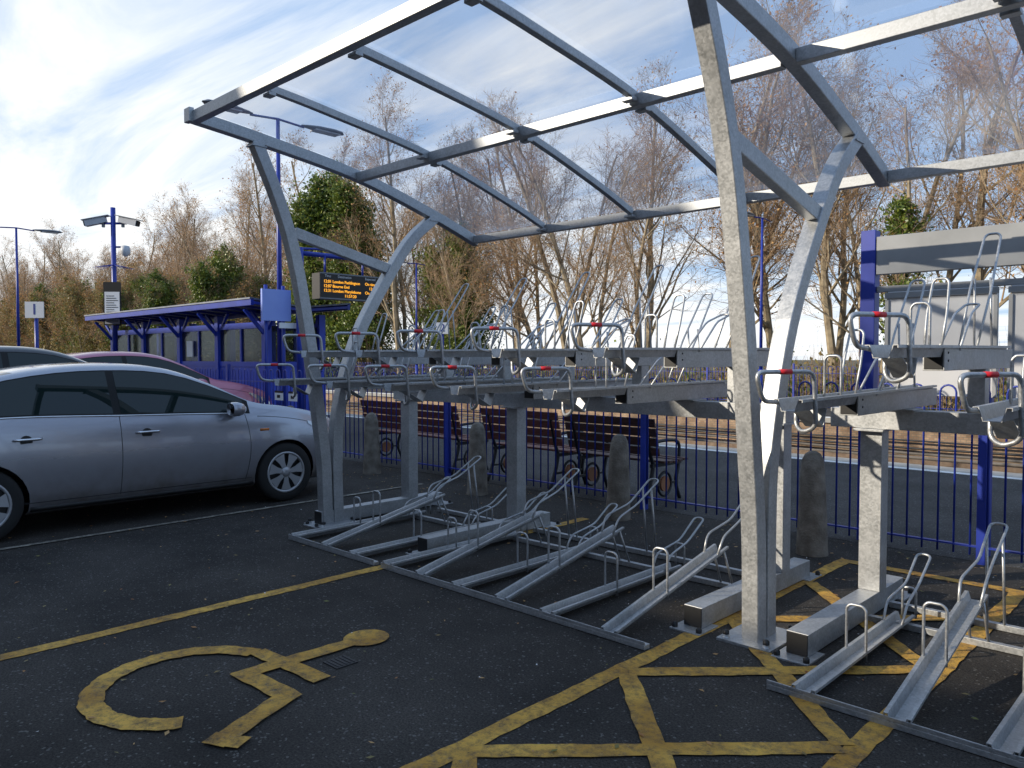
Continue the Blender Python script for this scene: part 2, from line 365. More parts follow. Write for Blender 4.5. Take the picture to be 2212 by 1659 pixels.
# ---------------------------------------------------------------- bike shelter
FX=[-6.40,-2.03,2.34]
legA=[(4.07,.01),(4.05,.6),(3.99,1.1),(3.90,1.75),(3.76,2.5),(3.60,3.0),(3.385,3.485)]
legB=[(4.19,.01),(4.18,.6),(4.22,1.1),(4.44,1.80),(4.86,2.48),(5.12,2.82),(5.42,3.07)]
arch=[(2.83,3.578),(3.43,3.51),(4.45,3.36),(5.42,3.10),(6.05,2.89)]
archc=[(p.x,p.y) for p in catmull([(*p,0) for p in arch],6)]
def az(y):
    for i in range(len(archc)-1):
        if archc[i][0]<=y<=archc[i+1][0]:
            t=(y-archc[i][0])/(archc[i+1][0]-archc[i][0]); return archc[i][1]*(1-t)+archc[i+1][1]*t
    return archc[-1][1]
sh=empty('bike_shelter')
b=B()
for X in FX:
    for leg in (legA,legB): b.sweepYZ([(p.x,p.y) for p in catmull([(*p,0) for p in leg],5)],X,.10,.105,'galv')
    b.sweepYZ(archc,X,.086,.10,'galv')
    b.beam((X,3.76,2.73),(X,4.88,2.47),.07,.10,'galv')
b.obj('frames',sh,bevel=.006)
b=B()
for X in FX:
    b.box(X-.16,X+.16,3.93,4.33,0,.014,'galv')
    for dx in (-.12,.12):
        for dy in (3.97,4.29):
            b.revolve([(.022,.014),(.022,.022),(.016,.022),(.016,.045),(.010,.055)],(X+dx,dy,0),'galv2',8)
            b.revolve([(.02,.03),(.02,.048),(.008,.055)],(X+dx,dy,0.004),'black',6)
    for (yy,zz) in ((3.40,3.44),(5.40,3.04)):
        b.box(X-.06,X+.06,yy-.07,yy+.07,zz-.005,zz+.005,'galv')
b.obj('base_plates',sh)
b=B()
iX=[-5.31,-4.22,-3.12,-.94,.15,1.25]
for X in iX: b.sweepYZ([(y,z+.005) for y,z in archc[1:-1]],X,.05,.055,'galv')
def purlin(y,z,w,h,a,c_): b.box(a,c_,y-w/2,y+w/2,z-h/2,z+h/2,'galv')
segs=[(-6.356,-2.074),(-1.986,2.296)]
for a,c_ in segs:
    purlin(2.85,3.572,.07,.09,a,c_); purlin(4.45,az(4.45)-.02,.07,.085,a,c_); purlin(6.0,2.905,.07,.08,a,c_)
    for X in iX:
        if a<X<c_:
            for y in (2.93,4.37,4.53,5.93): b.box(X-.045,X+.045,y-.03,y+.03,az(y)-.055,az(y)-.03,'galv')
for X in (-6.40,-2.03,2.34): b.box(X-.05,X+.05,2.785,2.827,3.525,3.64,'galv')
b.obj('purlins',sh,bevel=.004)
b=B()
for a,c_ in segs:
    ys=[2.86+(6.0-2.86)*i/24 for i in range(25)]
    vs=[];fs=[]
    for y in ys: vs+=[(a,y,az(y)+.052),(c_,y,az(y)+.052)]
    for i in range(24): fs.append((2*i,2*i+1,2*i+3,2*i+2))
    b.add(vs,fs,'poly',True)
b.obj('roof_panels',sh)

# ---------------------------------------------------------------- two tier racks
def sect(b,p0,p1,w=.13,d=.05,k='galv'):
    X=p0[0]
    prof=[(-w/2,-.012),(-w/2,0),(-w*.36,0),(-w*.24,-d),(w*.24,-d),(w*.36,0),(w/2,0),(w/2,-.012)]
    vs=[(X+x,p[1],p[2]+z) for p in (p0,p1) for x,z in prof]; n=len(prof)
    b.add(vs,[(i,i+1,n+i+1,n+i) for i in range(n-1)],k)
def hoop(b,X,y,z0,h,w=.09,lean=0,r=.0075,bulge=0):
    P=[(X-w/2,y,z0),(X-w/2-bulge,y+lean*.5,z0+h*.5),(X-w/2,y+lean,z0+h-.02),(X-w*.3,y+lean*1.03,z0+h),(X+w*.3,y+lean*1.03,z0+h),(X+w/2,y+lean,z0+h-.02),(X+w/2+bulge,y+lean*.5,z0+h*.5),(X+w/2,y,z0)]
    b.tube(rounded(P,.04),r,'galv2',8)
def rack(name,feet,lows,highs,gl,gr,rails,beamx):
    e=empty(name)
    s=B()
    for X in feet:
        s.box(X-.06,X+.06,4.0,5.5,.012,.132,'galv'); s.box(X-.058,X+.058,3.994,4.0,.014,.13,'black'); s.box(X-.058,X+.058,5.5,5.506,.014,.13,'black')
        s.box(X-.1,X+.1,3.9,4.12,0,.011,'galv'); s.box(X-.1,X+.1,5.4,5.62,0,.011,'galv')
        s.box(X-.065,X+.065,5.04,5.16,.133,1.137,'galv'); s.box(X-.09,X+.09,4.98,5.22,1.138,1.152,'galv')
    s.box(beamx[0],beamx[1],5.03,5.17,1.153,1.275,'galv')
    for X in lows: s.box(X-.05,X+.05,4.24,5.62,1.285,1.395,'galv'); s.box(X-.043,X+.043,4.236,4.24,1.292,1.388,'black'); s.box(X-.09,X+.09,5.0,5.2,1.276,1.284,'galv')  # black plate at the box front paints the shade of its hollow end
    for X in highs:
        s.box(X-.05,X+.05,4.24,5.68,1.53,1.645,'galv'); s.box(X-.043,X+.043,4.236,4.24,1.537,1.638,'black')  # dark hollow of the upper box, painted as a black plate
        s.box(X-.045,X+.045,5.05,5.15,1.276,1.529,'galv')
    for x0,x1 in rails:
        s.box(x0,x1,3.50,3.55,.004,.030,'galv'); s.box(x0,x1,3.50,3.507,.031,.05,'galv')
        s.box(x0,x1,4.83,4.87,.004,.04,'galv'); s.box(x0,x1,5.2,5.24,.004,.04,'galv')
    s.obj('steel_frame',e,bevel=.005)
    bl=B()
    for X in feet:
        for dx in (-.08,.08):
            for y in (3.93,5.59): bl.revolve([(.018,.011),(.018,.03),(.009,.04)],(X+dx,y,0),'black',8)
    for X in highs+lows:
        z=1.6 if X in highs else 1.35
        for sd in (-1,1):
            bl.revolve([(.006,sd*.050),(.006,sd*.053)],(X,4.30,z-.02),'black',8,'X'); bl.revolve([(.006,sd*.050),(.006,sd*.053)],(X,4.30,z+.02),'black',8,'X')
    bl.obj('foot_bolts',e)
    g=B(); t=B()
    rr=random.Random(len(lows))
    for X,z in [(x,1.405) for x in lows]+[(x,1.655) for x in highs]:
        sect(g,(X,3.50,z-.005),(X,5.55,z+.01),.135,.055)
        q=rr.uniform(-.01,.01)
        P=[(X-.05,3.64,z-.03),(X-.065,3.38+q,z-.01),(X-.080,3.34+q,z+.125),(X+.07,3.62,z+.125),(X+.075,3.64,z-.14),(X+.0,3.66,z-.17),(X-.05,3.70,z-.14),(X-.05,3.70,z-.04)]
        t.tube(rounded(P,.045),.011,'galv2',10)
        A=Vector(P[2]).lerp(Vector(P[3]),.40); C=Vector(P[2]).lerp(Vector(P[3]),.60)
        t.tube([A,C],.0130,'red',10)
        g.add([(X-.045,3.64,z-.06),(X+.045,3.64,z-.06),(X+.045,3.80,z-.15),(X-.045,3.80,z-.15)],[(0,1,2,3)],'galv')
        g.add([(X-.045,3.80,z-.15),(X+.045,3.80,z-.15),(X+.045,3.84,z-.06),(X-.045,3.84,z-.06)],[(0,1,2,3)],'galv')
        hoop(t,X,4.02,z-.02,.22,.085,r=.0068)
        hoop(t,X,4.22,z-.02,.36,.075,.12,bulge=.008,r=.0068)
        P=[(X-.05,4.5,z-.02),(X-.04,4.75,z+.18),(X-.035,4.95,z+.24),(X+.035,4.95,z+.24),(X+.04,4.75,z+.18),(X+.05,4.5,z-.02)]
        t.tube(rounded(P,.04),.0068,'galv2',8)
        hoop(t,X,4.85,z-.02,.70,.085,.5,bulge=.012,r=.0072)
        t.tube(rounded([(X-.045,5.18,z+.0),(X-.04,5.14,z+.40)],.02),.0065,'galv2',6); t.tube([(X+.045,5.18,z),(X+.04,5.14,z+.40)],.0065,'galv2',6)
    for X in gl:
        sect(g,(X,3.50,.062),(X,4.93,.072),.11,.042)
        hoop(t,X,4.15,.02,.28,.10); 
        P=[(X-.05,4.70,.05),(X-.055,4.78,.17),(X-.035,5.05,.22),(X-.04,5.28,.36),(X+.04,5.28,.36),(X+.035,5.05,.22),(X+.055,4.78,.17),(X+.05,4.70,.05)]
        t.tube(rounded(P,.05),.008,'galv2',8)
        hoop(t,X,5.0,.03,.18,.075,0)
    for X in gr:
        sect(g,(X,3.50,.062),(X,4.76,.32),.11,.042)
        hoop(t,X,4.02,.14,.29,.10)
        P=[(X-.05,4.62,.28),(X-.06,4.68,.40),(X-.035,4.95,.46),(X-.045,5.25,.62),(X+.045,5.25,.62),(X+.035,4.95,.46),(X+.06,4.68,.40),(X+.05,4.62,.28)]
        t.tube(rounded(P,.05),.008,'galv2',8)
        t.tube([(X-.045,5.21,.02),(X-.04,5.14,.56)],.008,'galv2',8); t.tube([(X+.045,5.21,.02),(X+.04,5.14,.56)],.008,'galv2',8)
        t.tube([(X-.045,4.85,.02),(X-.04,4.72,.30)],.008,'galv2',8); t.tube([(X+.045,4.85,.02),(X+.04,4.72,.30)],.008,'galv2',8)
    g.obj('wheel_gutters',e,solid=.004); t.obj('wheel_hoops_and_handles',e)
rack('two_tier_bike_rack',[-6.42,-4.87,-2.38],[-6.27,-5.43,-4.66,-3.92,-3.08],[-5.82,-5.02,-4.27,-3.52,-2.70],
     [-6.0,-5.12,-4.68,-3.90,-3.09],[-5.52,-4.29,-3.48,-2.62],[(-6.1,-4.85),(-4.76,-2.38)],(-6.6,-2.3))
rack('two_tier_bike_rack',[-1.75,.62],[-1.59,-.76,.05],[-1.18,-.36,.44],[-1.50,-.70,.1],[-1.09,-.3,.5],[(-1.68,.7)],(-2.0,.9))

# ---------------------------------------------------------------- fence
def fence(name,x0,x1,posts,Y,h=1.38):
    b=B(); x=x0; sp=.115; r=.0085
    while x<x1:
        n=6
        P=[(x,Y,.06)]+[(x+sp/2-sp/2*math.cos(math.pi*i/n),Y,h-.06+sp/2*math.sin(math.pi*i/n)) for i in range(n+1)]+[(x+sp,Y,.06)]
        b.tube(P,r,'blue',5); x+=2*sp
    for z in (.13,h-.22): b.box(x0,x1,Y-.02,Y+.02,z-.006,z+.006,'blue')
    for p in posts: b.box(p-.03,p+.03,Y-.032,Y+.032,0,h+.08,'blue')
    return b.obj(name)
fence('blue_railing_fence',-46,4,[-7.75+3.11*i for i in range(-12,4)],6.80)
fence('blue_railing_fence',-70,8,[-7.75+3.11*i for i in range(-20,5)],24.3,1.3)
for x in (-12.05,-11.6):
    b=B(); b.box(x-.13,x+.13,6.755,6.77,.86,1.0,'white'); b.box(x-.13,x+.13,6.754,6.772,.985,1.02,'black'); b.box(x-.05,x+.05,6.753,6.7545,.90,.95,'black'); b.obj('fence_notice')

# ---------------------------------------------------------------- bollards
prof=[(.125,0),(.122,.05),(.105,.45),(.093,.70),(.082,.77),(.06,.815),(.03,.835),(.005,.84)]
for x,y in [(-2.6,6.2),(-4.55,6.22),(-6.55,6.2),(-8.75,6.3),(-10.9,6.3),(-13,6.3),(-.6,6.2)]:
    b=B(); n=20; pr=[(r+random.uniform(-.001,.001),h) for r,h in prof]; b.revolve(pr,(0,0,0),'conc',n); b.obj('concrete_bollard',loc=(x,y,0),rot=(random.uniform(-.015,.015),random.uniform(-.015,.015),random.random()*6))

# ---------------------------------------------------------------- benches
def bench(x0,x1,wk='wood'):
    e=empty('platform_bench'); b=B(); w=x1-x0
    for i in range(5):
        y=7.12+i*.10; b.box(x0,x1,y,y+.075,.44+.006*abs(i-2),.465+.006*abs(i-2),wk)
    for i in range(4):
        z=.54+i*.105; y=7.045-i*.03; b.add([(x,yy,zz) for x in (x0,x1) for yy,zz in ((y,z),(y-.022,z-.004),(y-.045,z+.085),(y-.022,z+.09))],[(0,1,2,3),(4,7,6,5),(0,4,5,1),(1,5,6,2),(2,6,7,3),(3,7,4,0)],wk)
    b.obj('slats',e,bevel=.004)
    b=B(); nx=[x0+.12,(x0+x1)/2,x1-.12] if w>2.2 else [x0+.12,x1-.12]
    for x in nx:
        P=[(x,6.93,.0),(x,7.03,.22),(x,7.08,.42),(x,7.03,.55),(x,6.93,.93)]
        b.tube(catmull(P,4),.022,'iron',6); b.tube(catmull([(x,7.62,0),(x,7.54,.2),(x,7.60,.42)],4),.022,'iron',6)
        b.box(x-.02,x+.02,7.05,7.62,.40,.437,'iron')
        b.tube([(x,7.31+.13*math.cos(t*math.pi/10),.2+.13*math.sin(t*math.pi/10)) for t in range(20)],.016,'iron',6,closed=True)
        b.revolve([(.085,-.014),(.085,.014)],(x,7.31,.2),'ironm',16,'X',False)
        b.box(x-.015,x+.015,7.03,7.2,.19,.215,'iron'); b.box(x-.015,x+.015,7.42,7.56,.19,.215,'iron')
        if x in (nx[0],nx[-1]): b.tube(catmull([(x,7.0,.66),(x,7.3,.68),(x,7.58,.64),(x,7.6,.44)],4),.02,'iron',6)
    b.obj('iron_ends',e)
bench(-9.9,-7.72); bench(-7.25,-5.95); bench(-5.85,-4.6,'woodd')

# ---------------------------------------------------------------- cars
def interp(t,x):
    for i in range(len(t)-1):
        if t[i][0]<=x<=t[i+1][0]:
            u=(x-t[i][0])/(t[i+1][0]-t[i][0]); 
            return t[i][1]*(1-u)+t[i+1][1]*u
    return t[0][1] if x<t[0][0] else t[-1][1]
def smooth_tab(t,n=8):
    return [(p.x,p.y) for p in catmull([(*q,0) for q in t],n)]
def car(name,paintk,loc,zs=1.0,detail=True,rotz=0):
    L=4.78
    top=smooth_tab([(0,.80),(.12,.98),(.45,1.10),(1.0,1.36),(1.6,1.485),(2.2,1.51),(2.65,1.465),(3.05,1.32),(3.5,1.10),(3.9,1.03),(4.3,.945),(4.6,.83),(4.74,.70),(4.78,.56)])
    taper=smooth_tab([(0,.80),(.15,.91),(.5,.975),(1.2,1),(3.6,1),(4.1,.975),(4.45,.90),(4.68,.76),(4.78,.62)])
    belt=smooth_tab([(0,.92),(1,1.04),(2.2,1.015),(3.4,.97),(4.0,.90),(4.5,.75),(4.78,.55)])
    def SEC(s):
        zt=interp(top,s)*zs; zb=min(interp(belt,s)*zs,zt-.05); k=interp(taper,s)
        g=zt-zb; ex=.885-g*.48
        bot=.20+ (.14*max(0,(s-4.4)/.38)**2) + .12*max(0,(.3-s)/.3)
        mid=zb-bot
        P=[(0,bot),(.80,bot),(.872,bot+.04),(.905,bot+mid*.22),(.925,bot+mid*.45),(.928,bot+mid*.62),(.915,bot+mid*.84),(.885,zb),
           (.885+(ex-.885)*.5,zb+g*.46),(ex,zb+g*.88),(ex-.09,zb+g*.965),(ex*.55,zt-.006),(0,zt)]
        return [(x*k,z) for x,z in P]
    def sidex(s,z):
        P=SEC(s)
        for i in range(2,9):
            if P[i][1]<=z<=P[i+1][1]:
                u=(z-P[i][1])/max(1e-6,P[i+1][1]-P[i][1]); return P[i][0]*(1-u)+P[i+1][0]*u
        return P[7][0]
    e=empty(name)
    S=sorted(set([round(i*L/64,4) for i in range(65)]+[.55,1.3,2.62,3.42]))
    bm=B(); vs=[]
    for s in S:
        P=SEC(s); 
        vs+=[(x,s,z) for x,z in P]+[(-x,s,z) for x,z in P[-2:0:-1]]
    m=24
    body=[];gl=[]
    for i in range(len(S)-1):
        for j in range(m):
            f=(i*m+j,i*m+(j+1)%m,(i+1)*m+(j+1)%m,(i+1)*m+j)
            sm=(S[i]+S[i+1])/2
            if (10<=j<=13) and (.55<sm<1.3 or 2.62<sm<3.42): gl.append(f)
            else: body.append(f)
    bm.add(vs,[],paintk)
    ip=bm.mi(paintk); ig=bm.mi('glass')
    for f in body: bm.f.append(list(f)); bm.m.append(ip); bm.sm.append(True)
    for f in gl: bm.f.append(list(f)); bm.m.append(ig); bm.sm.append(True)
    bm.f.append(list(range(m))[::-1]); bm.m.append(ip); bm.sm.append(False)
    N0=(len(S)-1)*m; bm.f.append([N0+j for j in range(m)]); bm.m.append(ip); bm.sm.append(False)
    ob=bm.obj('body',e)
    ob.data.materials.append(M['black'])
    for wy in (.98,3.83):
        for sx in (-1,1):
            c_=B(); c_.mats=['black']; c_.revolve([(.365,-.16),(.365,.35)],(sx*.84,wy,.325),'black',32,'X',True)
            co=c_.obj('cut'); co.data.materials.clear(); co.data.materials.append(M['black'])
            md=ob.modifiers.new('b','BOOLEAN'); md.operation='DIFFERENCE'; md.object=co; md.solver='EXACT'
            try: md.material_mode='TRANSFER'
            except Exception: pass
    dg=bpy.context.evaluated_depsgraph_get(); me=bpy.data.meshes.new_from_object(ob.evaluated_get(dg))
    ob.modifiers.clear(); ob.data=me
    for o_ in [o_ for o_ in bpy.data.objects if o_.name.startswith('cut')]: bpy.data.objects.remove(o_)
    w=B()
    def window(s0,s1,lo,hi,sd,k='glass',off=.006):
        N=14; vs=[];fs=[]
        for i in range(N+1):
            s=s0+(s1-s0)*i/N
            P=SEC(s); zlo=P[7][1]+.015+lo; zhi=P[9][1]-.01
            zl=zlo; zh=max(zl+.004,min(zhi,hi(s)))
            for q in range(4):
                z=zl+(zh-zl)*q/3; vs.append((sd*(sidex(s,z)+off),s,z))
        for i in range(N):
            for q in range(3): fs.append((i*4+q,i*4+q+1,i*4+5+q,i*4+4+q))
        w.add(vs,fs,k,True)
    for sd in (-1,1):
        window(.62,3.42,-.008,lambda s:9,sd,'gloss',.003)
        window(2.12,3.36,.008,lambda s:SEC(s)[9][1]-.022,sd)
        window(1.06,2.05,.008,lambda s:SEC(s)[9][1]-.022,sd)
        window(.78,1.02,.008,lambda s:SEC(s)[9][1]-.03,sd)
    w.obj('side_windows',e)
    wl=B()
    for wy in (.98,3.83):
        for sd in (-1,1):
            cx=sd*.80; h=.11*sd
            wl.revolve([(.22,-h),(.31,-h),(.325,-h*.7),(.325,h*.7),(.31,h),(.245,h*1.0),(.225,h*.98)],(cx,wy,.325),'tyre',36,'X',True,(1,0))
            wl.revolve([(.228,h*.97),(.222,h*1.04),(.205,h*1.02),(.2,h*.8)],(cx,wy,.325),'hub',36,'X',True,(0,0))
            wl.revolve([(.21,h*.60),(.02,h*.62)],(cx,wy,.325),'black',24,'X')
            wl.revolve([(.06,h*.6),(.055,h*1.02),(.02,h*1.07)],(cx,wy,.325),'hub',20,'X')
            for q in range(7):
                a=2*math.pi*q/7+.2
                pts=[]
                for rr,hw in ((.045,.030),(.12,.034),(.208,.066)):
                    for s_ in (-1,1):
                        aa=a+s_*math.atan2(hw,rr) if rr>.05 else a+s_*.5
                        pts.append((cx+h*(1.0 if rr<.15 else .98),wy+rr*math.cos(aa),.325+rr*math.sin(aa)))
                wl.add(pts,[(0,1,3,2),(2,3,5,4)],'hub',True)
    wl.obj('wheels',e)
    d=B()
    def line(pts,r,k,sd,off=0.0):
        d.tube([(sd*(sidex(s,z)+off),s,z) for s,z in pts],r,k,5)
    for sd in (-1,1):
        zb=lambda s:SEC(s)[7][1]
        for s0,s1 in ((2.10,2.12),(3.36,3.44),(1.05,1.12)):
            line([(s0+(s1-s0)*math.sin(i/14*math.pi)*.6,.30+(zb(s0)-.30)*i/14) for i in range(15)],.0035,'black',sd)
        line([(1.15+i*(2.28)/20,.31) for i in range(21)],.004,'black',sd)
        line([(1.35+i*(2.1)/20,.255) for i in range(21)],.028,'black',sd,-.012)
        line([(.62+i*2.72/30,zb(.62+i*2.72/30)+.004) for i in range(31)],.008,'chrome' if detail else 'black',sd,.002)
        line([(3.5+i*1.0/14,zb(3.5+i*1.0/14)-.02) for i in range(15)],.003,'black',sd)
        line([(4.25,.55+i*.03) for i in range(9)],.003,'black',sd)
        for s in (2.24,1.22):
            x=sidex(s,.86*zs); d.tube(rounded([(sd*(x-.005),s,.855*zs),(sd*(x+.035),s+.02,.86*zs),(sd*(x+.035),s+.2,.86*zs),(sd*(x-.005),s+.22,.86*zs)],.02),.012,'chrome',8)
            d.revolve([(.05,-.002),(.05,.003)],(sd*(x+.0),s+.1,.845*zs),'black',16,'X',False)
        line([(3.52,.80*zs),(3.62,.80*zs)],.014,'amber',sd)
        mx=sd*(sidex(3.22,zb(3.22))+.11); mz_=zb(3.22)+.055
        vs=[];fs=[]
        for i,(dy,rx,rz) in enumerate([(-.07,.085,.062),(-.06,.10,.075),(0,.098,.075),(.05,.075,.06),(.09,.03,.025)]):
            for j in range(12):
                a=2*math.pi*j/12; ca,sa=math.cos(a),math.sin(a)
                vs.append((mx+rx*math.copysign(abs(ca)**.7,ca),3.22+dy,mz_+rz*math.copysign(abs(sa)**.7,sa)))
        for i in range(4):
            for j in range(12): fs.append((i*12+j,i*12+(j+1)%12,(i+1)*12+(j+1)%12,(i+1)*12+j))
        fs.append(tuple(range(12))); fs.append(tuple(48+j for j in range(12)))
        d.add(vs,fs,paintk,True)
        d.beam((sd*(sidex(3.24,zb(3.24))-.02),3.24,zb(3.24)),(mx,3.22,mz_-.04),.06,.03,'black')
        vs=[];fs=[]
        for i in range(9):
            s=4.12+.56*i/8; zh=SEC(s)[7][1]-.012; zl=zh-(.03+.11*min(1,i/4))
            for q in range(4):
                z=zl+(zh-zl)*q/3; vs.append((sd*(sidex(s,z)+.006),s+.004,z))
        for i in range(8):
            for q in range(3): fs.append((i*4+q,i*4+q+1,i*4+5+q,i*4+4+q))
        d.add(vs,fs,'lamp',True)
    d.box(-.45,.45,4.74,4.80,.40,.52,'black'); d.box(-.4,.4,4.66,4.76,.56,.66,'black'); d.box(-.26,.26,4.80,4.81,.40,.50,'white')
    d.tube([(-.6,3.44,SEC(3.44)[12][1]*.985),(.1,3.40,SEC(3.4)[12][1]+.012)],.008,'black',6)
    d.obj('trim',e)
    e.location=loc; e.rotation_euler=(0,0,rotz)
    return e
car('parked_silver_hatchback_car','carsilver',(-8.66,.60,0),1.02)
car('parked_dark_car','cargrey',(-11.3,.35,0),1.15,False)
car('parked_pink_car','carpink',(-13.9,2.6,0),1.12,False)

# ---------------------------------------------------------------- platform waiting shelter
ps=empty('platform_waiting_shelter')
b=B()
px=[-22.0,-19.9,-17.8,-15.9,-13.9]
for x in px:
    for y in (7.55,8.75): b.box(x-.07,x+.07,y-.07,y+.07,0,2.45,'bluep')
    b.beam((x,7.5,2.05),(x,7.1,2.5),.06,.06,'bluep'); b.beam((x-.02,7.55,2.1),(x-.5,7.5,2.5),.05,.05,'bluep'); b.beam((x+.02,7.55,2.1),(x+.5,7.5,2.5),.05,.05,'bluep')
for i in range(4):
    a,c_=px[i]+.07,px[i+1]-.07
    for y in (7.55,8.75):
        if y>8 and i in (1,2): continue
        b.box(a,c_,y-.02,y+.02,.15,1.40,'bluep'); b.box(a,c_,y-.035,y+.035,1.401,1.50,'bluep'); b.box(a,c_,y-.035,y+.035,2.16,2.28,'bluep')
        b.box((a+c_)/2-.03,(a+c_)/2+.03,y-.03,y+.03,1.501,2.159,'bluep')
b.box(-13.92,-13.88,7.63,8.67,.15,1.40,'bluep'); b.box(-13.93,-13.87,7.63,8.67,1.401,1.50,'bluep')
for y,z in ((7.0,2.62),(9.1,2.62)): b.box(-22.4,-13.4,y-.03,y+.03,z-.07,z+.05,'blue')
b.box(-22.4,-13.4,8.0,8.12,2.44,2.53,'blue')
x=-22.37
while x<-13.3:
    b.beam((x,7.03,2.60),(x,8.05,2.50),.05,.05,'blue'); b.beam((x,8.07,2.50),(x,9.07,2.60),.05,.05,'blue'); x+=.745
b.obj('frame_and_panels',ps)
b=B()
for i in range(4):
    a,c_=px[i]+.07,px[i+1]-.07
    m_=(a+c_)/2
    b.box(a,m_-.03,7.545,7.555,1.501,2.159,'win'); b.box(m_+.03,c_,7.545,7.555,1.501,2.159,'win')
b.box(-13.905,-13.895,7.63,8.67,1.501,2.2,'win'); b.obj('glazing',ps)
b=B(); b.add([(-22.4,6.95,2.68),(-13.4,6.95,2.68),(-13.4,8.05,2.56),(-22.4,8.05,2.56),(-22.4,9.15,2.68),(-13.4,9.15,2.68)],[(0,1,2,3),(3,2,5,4)],'roofs'); b.obj('canopy',ps,solid=.03)
b=B(); b.box(-21.5,-14.5,8.3,8.65,.42,.46,'blue')
for x in (-21,-18,-15): b.box(x-.03,x+.03,8.4,8.55,0,.42,'blue')
b.box(-17.4,-17.1,7.50,7.52,1.60,1.95,'white')
b.obj('seat',ps)

# ---------------------------------------------------------------- departures board
db=empty('departure_board')
b=B(); b.tube([(-12.75,7.6,0),(-12.75,7.6,3.6)],.07,'blue',12); b.tube([(-12.75,7.6,3.5),(-12.70,9.3,3.5)],.045,'blue',10)
b.tube(rounded([(-12.75,7.6,3.58),(-12.7,8.2,3.62),(-12.7,9.2,3.5)],.2),.02,'blue',8)
for y in (8.1,8.95): b.tube([(-12.7,y,3.48),(-12.7,y,3.16)],.02,'blue',8)
b.box(-12.86,-12.55,7.92,9.2,2.68,3.16,'black'); b.box(-12.552,-12.545,7.90,9.22,3.14,3.165,'lampg'); b.box(-12.552,-12.545,7.90,9.22,2.675,2.70,'lampg')
b.obj('housing',db)
rt=(R(90),0,R(90))
text('header_time','Time',.065,(-12.545,8.0,3.10),rt,'txtw',db,'LEFT'); text('header_destination','Destination',.065,(-12.545,8.28,3.10),rt,'txtw',db,'LEFT'); text('header_expected','Expected',.065,(-12.545,9.14,3.10),rt,'txtw',db,'RIGHT')
rows=[('12:01 London Paddington','On time'),('12:07 Bourne End','12:09'),('12:31 London Marylebone','On time')]
for i,(a,c_) in enumerate(rows[:3]):
    z=3.0-i*.085; text('row_%d'%i,a,.078,(-12.545,7.97,z),rt,'led',db,'LEFT',.002); text('row_time_%d'%i,c_,.078,(-12.545,9.16,z),rt,'led',db,'RIGHT',.002)
text('clock','11:57:20',.078,(-12.545,8.56,2.745),rt,'led',db,'CENTER',.002)
sb=empty('station_sign'); b=B(); b.box(-12.95,-12.90,6.93,7.5,2.25,2.82,'skyrefl'); b.box(-12.96,-12.951,6.93,7.5,2.25,2.82,'bluep')
b.tube([(-12.998,7.05,0),(-12.998,7.05,2.9)],.035,'blue',8); b.tube([(-12.998,7.4,0),(-12.998,7.4,2.9)],.035,'blue',8)
b.box(-12.9,-12.87,7.25,7.6,2.12,2.22,'white'); b.obj('panel_and_posts',sb)

# ---------------------------------------------------------------- lamp posts
def lamp(x,y,h=6.0,far=False):
    e=empty('street_lamp',(x,y,0)); b=B()
    b.tube([(0,0,0),(0,0,1.2)],.075,'blue',12); b.tube([(0,0,1.2),(0,0,h)],.045,'blue',10,rads=[.055,.035])
    b.tube([(0,-.55,h-.02),(0,0,h+.02),(0,.55,h-.02)],.022,'blue',8)
    b.obj('pole',e)
    b=B()
    for sd in ((-1,1) if not far else (-1,)):
        vs=[];fs=[];prof=[(.5,.02,.02),(.6,.07,.035),(.85,.13,.06),(1.15,.15,.065),(1.35,.12,.05),(1.43,.03,.015)]
        for d_,w_,hh in prof:
            for j in range(10):
                a=2*math.pi*j/10; vs.append((w_*math.cos(a),sd*d_,h+.0+.01*d_+hh*math.sin(a)*(1 if math.sin(a)>0 else .5)))
        for i in range(len(prof)-1):
            for j in range(10): fs.append((i*10+j,i*10+(j+1)%10,(i+1)*10+(j+1)%10,(i+1)*10+j))
        b.add(vs,fs,'lampg',True)
        b.box(-.1,.1,min(sd*.75,sd*1.3),max(sd*.75,sd*1.3),h-.035,h-.01,'paleg')
    b.obj('lamp_heads',e)
lamp(-13.3,7.5); lamp(-30.9,7.5); lamp(-48.5,7.5); lamp(-11.6,23.5,6,True); lamp(-29,23.5,6,True); lamp(4.3,7.5)
def numsign(x,y,t,z=3.1):
    e=empty('platform_number_sign',(x,y,0)); b=B(); b.tube([(0,0,0),(0,0,z+.1)],.06,'blue',10)
    b.box(-.30,.30,-.10,-.07,z-.26,z+.26,'white'); b.obj('panel_and_post',e)
    text('number',t,.5,(0,-.104,z),(R(90),0,0),'txtb',e); e.rotation_euler=(0,0,R(44)); return e
numsign(-28.4,7.4,'1'); numsign(-27,23.4,'2',2.9)
e=empty('cctv_post',(-21.2,7.3,0)); b=B(); b.tube([(0,0,0),(0,0,5.4)],.06,'blue',10)
b.box(-.22,.22,-.12,-.09,2.4,3.5,'black'); b.box(-.19,.19,-.125,-.12,2.43,3.25,'white')
for i in range(12): b.box(-.15,.15-.05*(i%3),-.129,-.126,2.5+i*.058,2.515+i*.058,'black')
b.tube([(-.35,0,5.0),(.35,0,5.0)],.03,'blue',8)
for sd in (-1,1):
    b.beam((sd*.18,0,5.10),(sd*.66,-.08,4.98),.16,.15,'paleg'); b.beam((sd*.10,0,5.20),(sd*.74,-.09,5.06),.20,.02,'greyp'); b.beam((sd*.661,-.08,4.98),(sd*.69,-.084,4.972),.13,.12,'black'); b.beam((sd*.25,0,4.9),(sd*.25,0,5.03),.06,.06,'greyp')
